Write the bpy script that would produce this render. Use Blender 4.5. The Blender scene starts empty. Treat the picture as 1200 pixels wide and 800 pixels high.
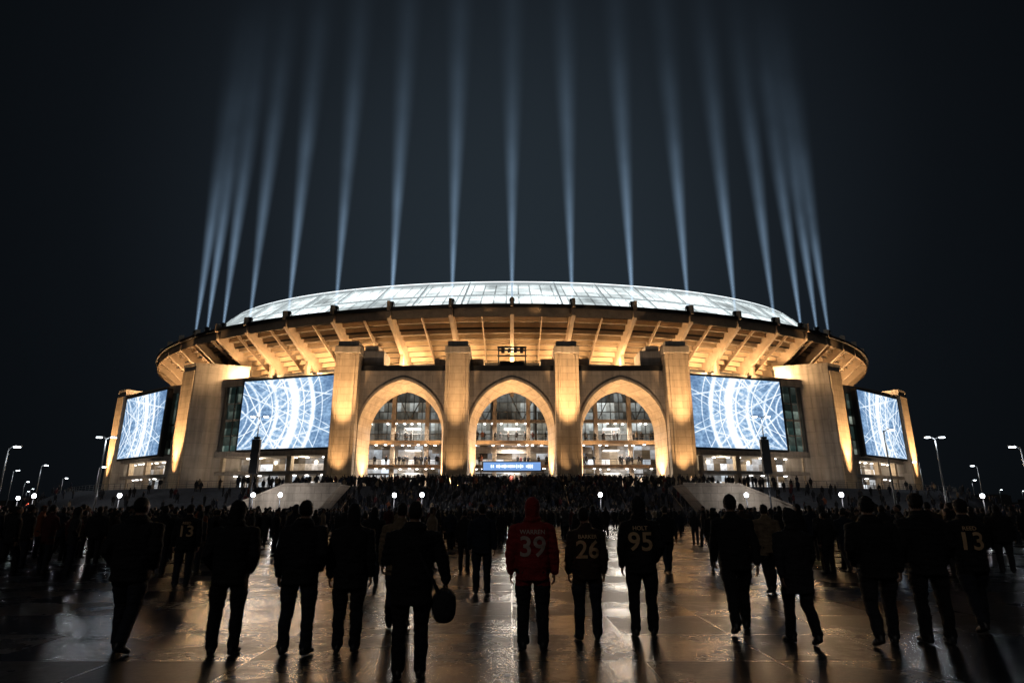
import bpy, bmesh, math, random
from math import sin, cos, pi, radians, sqrt
from mathutils import Vector, Matrix, noise
from mathutils.kdtree import KDTree
from mathutils.bvhtree import BVHTree
random.seed(7)
SC = bpy.context.scene
COL = SC.collection
CY = 175.0
SC.view_settings.view_transform = 'Standard'
SC.view_settings.look = 'None'
SC.view_settings.exposure = 0

# ------------------------------------------------------------ mesh builder
class MB:
    def __init__(s):
        s.v = []; s.f = []; s.m = []; s.uv = []; s.sm = []
    def face(s, idx, m=0, uv=None, sm=False):
        s.f.append(tuple(idx)); s.m.append(m); s.uv.append(uv); s.sm.append(sm)
    def quad(s, a, b, c, d, m=0, uv=None, sm=False):
        i = len(s.v); s.v += [tuple(a), tuple(b), tuple(c), tuple(d)]
        s.face((i, i+1, i+2, i+3), m, uv, sm)
    def box(s, c, d, m=0, rz=0.0):
        cx, cy, cz = c; hx, hy, hz = d[0]/2, d[1]/2, d[2]/2
        i = len(s.v); cr, sr = cos(rz), sin(rz)
        for x, y, z in [(-1,-1,-1),(1,-1,-1),(1,1,-1),(-1,1,-1),(-1,-1,1),(1,-1,1),(1,1,1),(-1,1,1)]:
            X, Y = x*hx, y*hy
            s.v.append((cx+X*cr-Y*sr, cy+X*sr+Y*cr, cz+z*hz))
        for q in [(3,2,1,0),(4,5,6,7),(0,1,5,4),(1,2,6,5),(2,3,7,6),(3,0,4,7)]:
            s.face([i+k for k in q], m)
    def prism(s, poly, z0, z1, m=0, msides=None):
        n = len(poly); i = len(s.v)
        for p in poly: s.v.append((p[0], p[1], z0))
        for p in poly: s.v.append((p[0], p[1], z1))
        s.face([i+k for k in range(n)][::-1], m); s.face([i+n+k for k in range(n)], m)
        for k in range(n):
            mm = m if msides is None else msides[k]
            s.face((i+k, i+(k+1) % n, i+n+(k+1) % n, i+n+k), mm)
    def beam(s, p0, p1, w, h, m=0):
        p0 = Vector(p0); p1 = Vector(p1); t = (p1-p0).normalized()
        r = Vector((0, 0, 1)) if abs(t.z) < .95 else Vector((0, 1, 0))
        u = t.cross(r).normalized()*w/2; v = u.normalized().cross(t)*h/2
        i = len(s.v)
        for p in (p0, p1):
            for a, b in [(-1,-1),(1,-1),(1,1),(-1,1)]: s.v.append(tuple(p+u*a+v*b))
        for q in [(0,1,2,3),(7,6,5,4),(0,4,5,1),(1,5,6,2),(2,6,7,3),(3,7,4,0)]:
            s.face([i+k for k in q], m)
    def loft(s, rings, n=12, m=0, p=2.0, sm=True):
        base = len(s.v)
        for c, u, v in rings:
            c = Vector(c); u = Vector(u); v = Vector(v)
            for k in range(n):
                a = 2*pi*k/n; ca, sa = cos(a), sin(a)
                ca = math.copysign(abs(ca)**(2/p), ca); sa = math.copysign(abs(sa)**(2/p), sa)
                s.v.append(tuple(c+u*ca+v*sa))
        for r in range(len(rings)-1):
            for k in range(n):
                a = base+r*n+k; b = base+r*n+(k+1) % n
                s.face((a, b, b+n, a+n), m, None, sm)
        s.face([base+k for k in range(n)][::-1], m, None, sm)
        e = base+(len(rings)-1)*n
        s.face([e+k for k in range(n)], m, None, sm)
    def tube(s, pts, rad, n=12, m=0, caps=True):
        pts = [Vector(p) for p in pts]; rings = []
        T = []
        for i in range(len(pts)):
            a = pts[max(0, i-1)]; b = pts[min(len(pts)-1, i+1)]; T.append((b-a).normalized())
        def fr(t):
            r = Vector((0, 1, 0)) if abs(t.y) < .8 else Vector((0, 0, 1))
            u = t.cross(r).normalized(); return u, t.cross(u).normalized()
        u, v = fr(T[0])
        if caps:
            for k in (.05, .6): rings.append((pts[0]-T[0]*rad[0]*sqrt(1-k*k)*.9, u*rad[0]*k, v*rad[0]*k))
        for i, p in enumerate(pts):
            u, v = fr(T[i]); rings.append((p, u*rad[i], v*rad[i]))
        u, v = fr(T[-1])
        if caps:
            for k in (.6, .05): rings.append((pts[-1]+T[-1]*rad[-1]*sqrt(1-k*k)*.9, u*rad[-1]*k, v*rad[-1]*k))
        s.loft(rings, n, m)
    def ball(s, c, r, m=0, n=12, rings=8):
        R = []
        for i in range(rings+1):
            a = pi*i/rings; k = max(sin(a), .03)
            R.append(((c[0], c[1], c[2]-cos(a)*r[2]), (r[0]*k, 0, 0), (0, r[1]*k, 0)))
        s.loft(R, n, m)
    def mesh(s, name, mats):
        me = bpy.data.meshes.new(name); me.from_pydata(s.v, [], s.f)
        for mt in mats: me.materials.append(mt)
        me.polygons.foreach_set('material_index', s.m)
        me.polygons.foreach_set('use_smooth', s.sm)
        if any(u for u in s.uv):
            L = me.uv_layers.new(name='UVMap'); flat = []
            for f, u in zip(s.f, s.uv):
                for i in range(len(f)): flat += list(u[i]) if u else [0, 0]
            L.data.foreach_set('uv', flat)
        me.update(); return me
    def obj(s, name, mats, parent=None, fix=True):
        me = s.mesh(name, mats)
        if fix:
            bm = bmesh.new(); bm.from_mesh(me); bmesh.ops.recalc_face_normals(bm, faces=bm.faces); bm.to_mesh(me); bm.free()
        o = bpy.data.objects.new(name, me); COL.objects.link(o)
        if parent: o.parent = parent
        return o

def empty(name, loc=(0, 0, 0)):
    o = bpy.data.objects.new(name, None); COL.objects.link(o); o.location = loc; return o
def E(a, b, t): return (a*sin(t), CY-b*cos(t))
def E3(a, b, t, z): return (a*sin(t), CY-b*cos(t), z)

# ------------------------------------------------------------ materials
def newmat(name):
    m = bpy.data.materials.new(name); m.use_nodes = True
    nt = m.node_tree; nt.nodes.clear(); return m, nt, nt.nodes, nt.links
def math_node(N, L, op, a, b=None, clamp=False):
    n = N.new('ShaderNodeMath'); n.operation = op; n.use_clamp = clamp
    for i, x in enumerate((a, b)):
        if x is None: continue
        if isinstance(x, (int, float)): n.inputs[i].default_value = x
        else: L.new(x, n.inputs[i])
    return n.outputs[0]
def prin(name, col, rough=.7, metal=0., var=.2, scale=1.5, bump=.15, em=None, es=0., joints=None, bscale=25., streak=0.):
    m, nt, N, L = newmat(name)
    o = N.new('ShaderNodeOutputMaterial'); p = N.new('ShaderNodeBsdfPrincipled'); L.new(p.outputs[0], o.inputs[0])
    tc = N.new('ShaderNodeTexCoord')
    n1 = N.new('ShaderNodeTexNoise'); n1.inputs['Scale'].default_value = scale; n1.inputs['Detail'].default_value = 6
    n1.inputs['Roughness'].default_value = .65
    L.new(tc.outputs['Object'], n1.inputs['Vector'])
    mr = N.new('ShaderNodeMapRange'); L.new(n1.outputs['Fac'], mr.inputs[0])
    mr.inputs[1].default_value = .3; mr.inputs[2].default_value = .7
    mr.inputs[3].default_value = 1-var; mr.inputs[4].default_value = 1+var
    fac = mr.outputs[0]
    if streak:   # rain streaking down the walls
        mp = N.new('ShaderNodeMapping'); L.new(tc.outputs['Object'], mp.inputs[0]); mp.inputs['Scale'].default_value = (1.6, 1.6, .07)
        n3 = N.new('ShaderNodeTexNoise'); n3.inputs['Scale'].default_value = 1.; n3.inputs['Detail'].default_value = 5; L.new(mp.outputs[0], n3.inputs['Vector'])
        m3 = N.new('ShaderNodeMapRange'); L.new(n3.outputs['Fac'], m3.inputs[0]); m3.inputs[1].default_value = .35; m3.inputs[2].default_value = .6
        m3.inputs[3].default_value = 1-streak; m3.inputs[4].default_value = 1.05
        fac = math_node(N, L, 'MULTIPLY', fac, m3.outputs[0])
    hgt = None
    if joints:
        sx = N.new('ShaderNodeSeparateXYZ'); L.new(tc.outputs['Object'], sx.inputs[0])
        cb = N.new('ShaderNodeCombineXYZ')
        L.new(math_node(N, L, 'ADD', sx.outputs[0], math_node(N, L, 'MULTIPLY', sx.outputs[1], .8)), cb.inputs[0])
        L.new(sx.outputs[2], cb.inputs[1])
        br = N.new('ShaderNodeTexBrick'); L.new(cb.outputs[0], br.inputs['Vector'])
        br.inputs['Scale'].default_value = 1.; br.inputs['Brick Width'].default_value = joints[0]
        br.inputs['Row Height'].default_value = joints[1]; br.inputs['Mortar Size'].default_value = .03
        br.inputs['Color1'].default_value = (1, 1, 1, 1); br.inputs['Color2'].default_value = (.86, .86, .86, 1)
        br.inputs['Mortar'].default_value = (.55, .55, .55, 1)
        fac = math_node(N, L, 'MULTIPLY', fac, br.outputs['Color']); hgt = br.outputs['Color']
    mx = N.new('ShaderNodeMix'); mx.data_type = 'RGBA'; mx.blend_type = 'MULTIPLY'; mx.inputs[0].default_value = 1
    mx.inputs[6].default_value = (*col, 1); L.new(fac, mx.inputs[7])
    L.new(mx.outputs[2], p.inputs['Base Color'])
    p.inputs['Roughness'].default_value = rough; p.inputs['Metallic'].default_value = metal
    if bump:
        n2 = N.new('ShaderNodeTexNoise'); n2.inputs['Scale'].default_value = bscale; n2.inputs['Detail'].default_value = 4
        L.new(tc.outputs['Object'], n2.inputs['Vector'])
        b = N.new('ShaderNodeBump'); b.inputs['Strength'].default_value = bump; b.inputs['Distance'].default_value = .05
        h = n2.outputs['Fac']
        if hgt is not None: h = math_node(N, L, 'ADD', h, hgt)
        L.new(h, b.inputs['Height']); L.new(b.outputs[0], p.inputs['Normal'])
    if em:
        p.inputs['Emission Color'].default_value = (*em, 1); p.inputs['Emission Strength'].default_value = es
    return m
def emis(name, col, s):
    m, nt, N, L = newmat(name)
    o = N.new('ShaderNodeOutputMaterial'); e = N.new('ShaderNodeEmission'); L.new(e.outputs[0], o.inputs[0])
    e.inputs[0].default_value = (*col, 1); e.inputs[1].default_value = s; return m
def panes(name, pw, ph, lo, hi, base, s, power=2., rough=.12):
    """curtain wall glass: every pane glows by a random amount, standing in for lit rooms"""
    m, nt, N, L = newmat(name)
    o = N.new('ShaderNodeOutputMaterial'); p = N.new('ShaderNodeBsdfPrincipled'); L.new(p.outputs[0], o.inputs[0])
    uv = N.new('ShaderNodeUVMap'); sx = N.new('ShaderNodeSeparateXYZ'); L.new(uv.outputs[0], sx.inputs[0])
    def wn(w, h, seed):
        cb = N.new('ShaderNodeCombineXYZ')
        L.new(math_node(N, L, 'FLOOR', math_node(N, L, 'DIVIDE', sx.outputs[0], w)), cb.inputs[0])
        L.new(math_node(N, L, 'FLOOR', math_node(N, L, 'DIVIDE', sx.outputs[1], h)), cb.inputs[1])
        cb.inputs[2].default_value = seed
        w_ = N.new('ShaderNodeTexWhiteNoise'); L.new(cb.outputs[0], w_.inputs['Vector']); return w_.outputs['Value']
    a = wn(pw, ph, 1.); b = wn(pw*4, ph*2, 5.)
    v = math_node(N, L, 'MULTIPLY', math_node(N, L, 'ADD', a, b), .5)
    v = math_node(N, L, 'POWER', v, power)
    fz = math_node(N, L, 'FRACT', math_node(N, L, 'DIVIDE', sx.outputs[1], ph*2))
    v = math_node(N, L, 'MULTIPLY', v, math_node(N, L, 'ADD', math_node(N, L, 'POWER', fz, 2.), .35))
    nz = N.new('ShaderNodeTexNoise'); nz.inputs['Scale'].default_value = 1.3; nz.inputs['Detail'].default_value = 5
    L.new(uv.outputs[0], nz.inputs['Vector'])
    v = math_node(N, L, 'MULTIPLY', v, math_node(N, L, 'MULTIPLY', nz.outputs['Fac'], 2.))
    mx = N.new('ShaderNodeMix'); mx.data_type = 'RGBA'; L.new(a, mx.inputs[0])
    mx.inputs[6].default_value = (*lo, 1); mx.inputs[7].default_value = (*hi, 1)
    L.new(mx.outputs[2], p.inputs['Emission Color'])
    L.new(math_node(N, L, 'MULTIPLY', v, s), p.inputs['Emission Strength'])
    p.inputs['Base Color'].default_value = (*base, 1); p.inputs['Roughness'].default_value = rough
    return m

STONE = prin('limestone', (.44, .35, .255), .8, var=.16, scale=.6, bump=.2, joints=(2.4, 1.2), bscale=8, streak=.18)
STONE_D = prin('precast_concrete', (.33, .29, .25), .85, var=.2, scale=.35, bump=.2, joints=(3.6, 2.4), bscale=8, streak=.25)
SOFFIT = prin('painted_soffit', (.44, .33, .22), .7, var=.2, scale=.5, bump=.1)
SOFFIT_SHADE = prin('tread_underside_shade', (.09, .07, .05), .85, var=.25, scale=.8, bump=.1)  # shade under the steps put into a darker base colour
RAKER = prin('raker_concrete', (.27, .205, .145), .75, var=.25, scale=.8, bump=.1)
DARKM = prin('dark_metal', (.03, .03, .032), .45, metal=.6, var=.2, bump=.05)
MULL = prin('mullion_metal', (.10, .10, .10), .4, metal=.5, var=.2, bump=.0)
ROOFM = prin('roof_membrane', (.10, .10, .10), .9)
STEP = prin('granite_steps', (.10, .105, .12), .55, var=.3, scale=1.2, bump=.2)
GLASS_G = panes('curtain_glass_green', 2.0, 1.75, (.10, .22, .20), (.40, .46, .38), (.02, .03, .03), .7, 1.6)
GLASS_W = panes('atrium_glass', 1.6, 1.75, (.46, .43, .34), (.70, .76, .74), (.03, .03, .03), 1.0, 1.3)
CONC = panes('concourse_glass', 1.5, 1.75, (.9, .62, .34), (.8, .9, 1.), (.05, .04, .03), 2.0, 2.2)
LEDW = emis('lamp_white', (.85, .93, 1.), 14)
LEDW2 = emis('downlight_white', (1., .96, .9), 9)
WARM = emis('lamp_warm', (1., .72, .38), 10)

# ------------------------------------------------------------ PEOPLE (meshes first)
CLOTH = {}
def cloth(name, col, rough=.85):
    if name not in CLOTH: CLOTH[name] = prin('cloth_'+name, col, rough, var=.3, scale=9, bump=.5, bscale=30)
    return CLOTH[name]
SHOE = prin('shoe_leather', (.02, .02, .022), .4); SOLE = prin('shoe_sole', (.22, .22, .21), .7)
SKIN = prin('skin', (.26, .155, .105), .55, var=.1, scale=20, bump=.1); HAIR = prin('hair', (.012, .009, .008), .6, var=.3, scale=60, bump=.5, bscale=120)
EYE = prin('eye', (.5, .5, .5), .2, var=0, bump=0)
def person_mesh(P, name, mats, voxel=.011, hands=True):
    bulk = P.get('bulk', 1.); fem = P.get('fem', 0)
    stride = P.get('stride', 0.); stance = P.get('stance', .11)
    body = MB(); lab = []
    def mark(l): lab.extend([l]*(len(body.v)-len(lab)))
    hood = P.get('hood', False); coat = P.get('coat', .80)
    sway = P.get('sway', 0.)
    for s in (-1, 1):
        ph = stride*s*P.get('lead', 1)
        hip = Vector((s*.095+sway*.3, 0, .90))
        knee = Vector((s*(stance*.98), .02+sin(ph)*.44+(.03 if ph else .0), .50+(1-cos(ph))*.1))
        if ph < 0: foot = Vector((s*stance*1.02, -.03+sin(ph)*.86, .10+(.06 if stride > .15 else 0)))
        else: foot = Vector((s*stance*1.02, sin(ph)*.80, .09))
        w = P.get('pant', 1.12)
        mid = hip.lerp(knee, .5)+Vector((s*.012, .0, 0)); calf = knee.lerp(foot, .4)+Vector((s*.004, -.018, 0))
        body.tube([hip+Vector((0, 0, .05)), hip, mid, knee, calf, foot.lerp(knee, .18), foot], [.10, .108, .092*w, .07*w, .068*w, .060*w, .064*w], 14, 0); mark(1)
        tilt = -.35 if (ph < 0 and stride > .15) else 0.
        yaw = s*P.get('toe', .16)
        f = Vector((sin(yaw), cos(yaw), tilt)).normalized(); up = Vector((0, 0, 1)); sd_ = f.cross(up).normalized(); up = sd_.cross(f)
        base = Vector((foot.x, foot.y, .048+(.05 if tilt else 0)))
        rings = []
        for d, wx, hz, dz in [(-.085, .012, .02, 0), (-.075, .035, .045, .0), (-.02, .042, .052, .004), (.05, .046, .045, -.002), (.12, .05, .034, -.012), (.165, .038, .026, -.02), (.185, .012, .01, -.024)]:
            rings.append((base+f*d+up*dz, sd_*wx, up*hz))
        body.loft(rings, 12, 0, 2.4); mark(2)
    k = bulk; sh = 1-.09*fem
    prof = [(coat, .180, .135), (coat+.02, .194, .145), (coat+.06, .186, .138), (.97, .194, .145), (1.08, .188-.02*fem, .138), (1.22, .200, .145), (1.34, .212, .148), (1.42, .208*sh, .134), (1.475, .170*sh, .108), (1.515, .10, .085), (1.545, .066, .068)]
    prof.sort()
    lean = P.get('lean', 0.)
    def sp(z): return Vector((sway*(z-.9)*.5, lean*(z-.9), z))
    rings = []
    for z, rx, ry in prof:
        q = k if z < 1.45 else 1.
        rings.append((sp(z), (rx*q, 0, 0), (0, ry*q, 0)))
    body.loft(rings, 26, 0, 2.35); mark(0)
    body.ball(sp(.92)+Vector((0, -.045, 0)), (.155*k, .11*k, .12)); mark(0 if coat < .9 else 1)
    for s in (-1, 1):
        body.ball(sp(1.34)+Vector((s*.085, -.062*k, 0)), (.085, .07, .11)); mark(0)
    hd = sp(1.665)+Vector((P.get('hx', 0)*.02, .018, 0)); tn = P.get('turn', 0.)
    body.tube([sp(1.48), sp(1.60)+Vector((0, .01, 0))], [.062, .056], 12); mark(3)
    hm = MB()
    hm.ball((0, -.008, .022), (.076, .096, .108), n=20, rings=12)
    hm.loft([((0, .018, -.122), (.022, 0, 0), (0, .024, 0)), ((0, .020, -.108), (.040, 0, 0), (0, .05, 0)), ((0, .014, -.07), (.058, 0, 0), (0, .068, 0)), ((0, .012, -.02), (.068, 0, 0), (0, .080, 0)), ((0, .010, .03), (.070, 0, 0), (0, .083, 0))], 16)
    ncr = len(hm.v)
    hm.loft([((0, .085, .012), (.008, 0, 0), (0, .008, 0)), ((0, .100, -.018), (.012, 0, 0), (0, .012, 0)), ((0, .108, -.034), (.017, 0, 0), (0, .015, 0)), ((0, .092, -.044), (.014, 0, 0), (0, .01, 0))], 8)
    hm.loft([((0, .088, .018), (.052, 0, 0), (0, .010, 0)), ((0, .088, .032), (.050, 0, 0), (0, .010, 0))], 10)
    hm.loft([((0, .086, -.074), (.024, 0, 0), (0, .008, 0)), ((0, .090, -.068), (.026, 0, 0), (0, .009, 0)), ((0, .088, -.060), (.022, 0, 0), (0, .008, 0))], 10)
    for s in (-1, 1): hm.ball((s*.078, -.004, -.012), (.012, .020, .033), n=8, rings=6)
    nsk = len(hm.v)
    Rm = Matrix.Rotation(tn, 4, 'Z') @ Matrix.Rotation(P.get('nod', 0.), 4, 'X')
    off = len(body.v)
    for v in hm.v: body.v.append(tuple(hd+(Rm @ Vector(v))))
    for f_ in hm.f: body.face([off+i for i in f_], 0, None, True)
    for v in hm.v[:ncr]: lab.append(4 if (v[2] > .055 or (v[1] < .012 and v[2] > -.065)) else 3)
    lab.extend([3]*(nsk-ncr))
    hr = P.get('hair', 'short')
    def hp(v): return hd+(Rm @ Vector(v))
    if hood:
        for c, rr in [((0, -.018, .026), (.100, .124, .132)), ((0, -.03, -.05), (.096, .110, .115)), ((0, -.045, -.125), (.115, .095, .065))]:
            body.ball(hp(c), rr, n=18, rings=10); mark(0)
    else:
        body.ball(hp((0, -.022, .034)), (.083, .094, .105), n=18, rings=10); mark(4)
        if hr == 'cap':
            body.loft([(hp((0, .0, .03)), (.086, 0, 0), (0, .104, 0)), (hp((0, .0, .09)), (.08, 0, 0), (0, .096, 0)), (hp((0, 0, .13)), (.045, 0, 0), (0, .055, 0)), (hp((0, 0, .142)), (.01, 0, 0), (0, .01, 0))], 16); mark(0)
            body.loft([(hp((0, .085, .042)), (.07, 0, 0), (0, .02, 0)), (hp((0, .125, .036)), (.06, 0, 0), (0, .05, 0)), (hp((0, .125, .046)), (.06, 0, 0), (0, .05, 0))], 12); mark(0)
        elif hr == 'long':
            body.loft([(hp((0, -.035, .06)), (.082, 0, 0), (0, .085, 0)), (hp((0, -.045, -.05)), (.088, 0, 0), (0, .07, 0)), (hp((0, -.06, -.16)), (.09, 0, 0), (0, .05, 0)), (hp((0, -.08, -.25)), (.07, 0, 0), (0, .035, 0))], 16); mark(4)
        elif hr == 'beanie':
            body.loft([(hp((0, -.005, .02)), (.089, 0, 0), (0, .108, 0)), (hp((0, -.005, .055)), (.091, 0, 0), (0, .11, 0)), (hp((0, -.01, .11)), (.07, 0, 0), (0, .085, 0)), (hp((0, -.015, .155)), (.025, 0, 0), (0, .03, 0))], 16); mark(0)
        if P.get('hooddown', False):
            body.loft([(sp(1.575)+Vector((0, -.01, 0)), (.092, 0, 0), (0, .085, 0)), (sp(1.52)+Vector((0, -.05, 0)), (.14, 0, 0), (0, .11, 0)), (sp(1.43)+Vector((0, -.09, 0)), (.115, 0, 0), (0, .07, 0)), (sp(1.37)+Vector((0, -.10, 0)), (.05, 0, 0), (0, .04, 0))], 16); mark(0)
        else:
            body.loft([(sp(1.50), (.088, 0, 0), (0, .085, 0)), (sp(1.565), (.073, 0, 0), (0, .075, 0))], 16); mark(0)
    handinfo = []
    for s in (-1, 1):
        pose = P.get('armL' if s < 0 else 'armR', 'hang')
        S = sp(1.42)+Vector((s*.190*k*sh, 0, 0))
        sw = P.get('swing', 0.)*-s*P.get('lead', 1)
        if pose == 'hang':
            el = S+Vector((s*.055, -.02+sw*.20, -.285)); wr = el+Vector((s*.002, .05+sw*.24, -.235))
        elif pose == 'pocket':
            el = S+Vector((s*.068, -.08, -.27)); wr = Vector((s*.19*k, .09, .96))+Vector((sway*.1, lean*.1, 0))
        elif pose == 'fold':
            el = S+Vector((s*.06, .03, -.27)); wr = el+Vector((-s*.16, .20, .06))
        elif pose == 'phone':
            el = S+Vector((s*.06, .08, -.26)); wr = el+Vector((-s*.06, .20, .14))
        elif pose == 'hold':
            el = S+Vector((s*.09, -.03, -.26)); wr = el+Vector((s*.04, .06, -.21))
        elif pose == 'up':
            el = S+Vector((s*.14, .12, .16)); wr = el+Vector((-s*.02, .06, .25))
        q = .5+.5*k
        body.tube([S+Vector((-s*.05, 0, .008)), S, S.lerp(el, .5), el, el.lerp(wr, .45), wr], [.07, .078*q, .070*q, .063*q, .057*q, .047*q], 14); mark(0)
        handinfo.append((s, el, wr, pose))
        if not hands:
            d = (wr-el).normalized(); body.tube([wr, wr+d*.06, wr+d*.13], [.026, .034, .022], 8); mark(3)
    me = body.mesh('tmp', [])
    ob_ = bpy.data.objects.new('tmp', me); COL.objects.link(ob_)
    md = ob_.modifiers.new('r', 'REMESH'); md.mode = 'VOXEL'; md.voxel_size = voxel
    ms = ob_.modifiers.new('s', 'SMOOTH'); ms.factor = .5; ms.iterations = 4 if voxel < .02 else 1
    dg = bpy.context.evaluated_depsgraph_get(); res = bpy.data.meshes.new_from_object(ob_.evaluated_get(dg))
    kd = KDTree(len(body.v))
    for i, v in enumerate(body.v): kd.insert(v, i)
    kd.balance()
    n = len(res.vertices)
    co_ = [Vector(v.co) for v in res.vertices]; no_ = [Vector(v.normal) for v in res.vertices]
    vl = [lab[kd.find(c)[1]] for c in co_]
    seed = Vector((random.random()*50, random.random()*50, 0))
    if voxel < .02:
        out = []
        for c, nn, l in zip(co_, no_, vl):
            if l in (0, 1):
                a = noise.noise(Vector((c.x*9, c.y*9, c.z*5))+seed)*.012
                fold = noise.noise(Vector((c.x*7+c.z*4, c.y*7, c.z*24))+seed)*(.011 if l == 0 else .010)
                c = c+nn*(a+fold)
            elif l == 4: c = c+nn*noise.noise(c*60+seed)*.005
            out += [c.x, c.y, c.z]
        res.vertices.foreach_set('co', out)
    for m in mats: res.materials.append(m)
    mi = []
    for p in res.polygons:
        ls = [vl[i] for i in p.vertices]; l = max(set(ls), key=ls.count)
        if l == 2 and co_[p.vertices[0]].z < .022: l = 5
        mi.append(l)
    res.polygons.foreach_set('material_index', mi); res.polygons.foreach_set('use_smooth', [True]*len(mi))
    bpy.data.objects.remove(ob_); bpy.data.meshes.remove(me)
    if hands:
        hb = MB()
        for s, el, wr, pose in handinfo:
            if pose == 'pocket': continue
            d = (wr-el).normalized()
            side = Vector((0, 1, 0)); side = (side-d*side.dot(d)).normalized()
            nrm = d.cross(side).normalized()*1.0
            if nrm.x*s > 0: nrm = -nrm
            b = wr
            hb.loft([(b-d*.02, side*.024, nrm*.018), (b+d*.02, side*.030, nrm*.017), (b+d*.06, side*.041, nrm*.016), (b+d*.095, side*.040, nrm*.013), (b+d*.103, side*.034, nrm*.008)], 12, 3)
            for j, ln in enumerate((.070, .080, .075, .058)):
                o_ = side*(.030-j*.0205); cu = .35+.12*j
                if pose == 'hold': cu += 1.1
                p0 = b+d*.088+o_; p1 = p0+(d+nrm*.15).normalized()*ln*.45; p2 = p1+(d+nrm*(cu+.2)).normalized()*ln*.33; p3 = p2+(d*.7+nrm*(cu+.6)).normalized()*ln*.25
                hb.tube([p0, p1, p2, p3], [.0098, .0092, .0085, .0072], 8, 3)
            t0 = b+d*.03+side*.026; t1 = t0+(side*.7+d*.7+nrm*.25).normalized()*.042; t2 = t1+(d+side*.15+nrm*.35).normalized()*.03
            hb.tube([t0, t1, t2], [.0135, .0115, .009], 8, 3)
        for s in (-1, 1):
            hb.ball(hp((s*.031, .084, .004)), (.011, .009, .008), 6, 8, 6)
        bm = bmesh.new(); bm.from_mesh(res)
        vs = [bm.verts.new(v) for v in hb.v]
        for f_, m_ in zip(hb.f, hb.m):
            try:
                ff = bm.faces.new([vs[i] for i in f_]); ff.material_index = min(m_, 6); ff.smooth = True
            except Exception: pass
        bm.to_mesh(res); bm.free()
    res.name = name
    return res

def textmesh(txt, size, parent, body, zc, m, name):
    cu = bpy.data.curves.new('t', 'FONT'); cu.body = txt; cu.size = size; cu.align_x = 'CENTER'; cu.align_y = 'CENTER'; cu.resolution_u = 3
    cu.offset = .006*size/.36
    o = bpy.data.objects.new('t', cu); COL.objects.link(o)
    dg = bpy.context.evaluated_depsgraph_get(); me = bpy.data.meshes.new_from_object(o.evaluated_get(dg)); bpy.data.objects.remove(o)
    bm = bmesh.new(); bm.from_mesh(me)
    for _ in range(2): bmesh.ops.subdivide_edges(bm, edges=[e for e in bm.edges if e.calc_length() > .03], cuts=1)
    bmesh.ops.triangulate(bm, faces=bm.faces)
    tree = BVHTree.FromPolygons([v.co for v in body.vertices], [p.vertices for p in body.polygons])
    for v in bm.verts:
        x, z = v.co.x, v.co.y+zc
        hit = tree.ray_cast(Vector((x, -1, z)), Vector((0, 1, 0)))
        yy = hit[0].y if hit[0] else 0
        v.co = Vector((x, yy-.005, z))
    bm.to_mesh(me); bm.free(); me.materials.clear(); me.materials.append(m)
    q = bpy.data.objects.new(name, me); COL.objects.link(q); q.parent = parent

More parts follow.
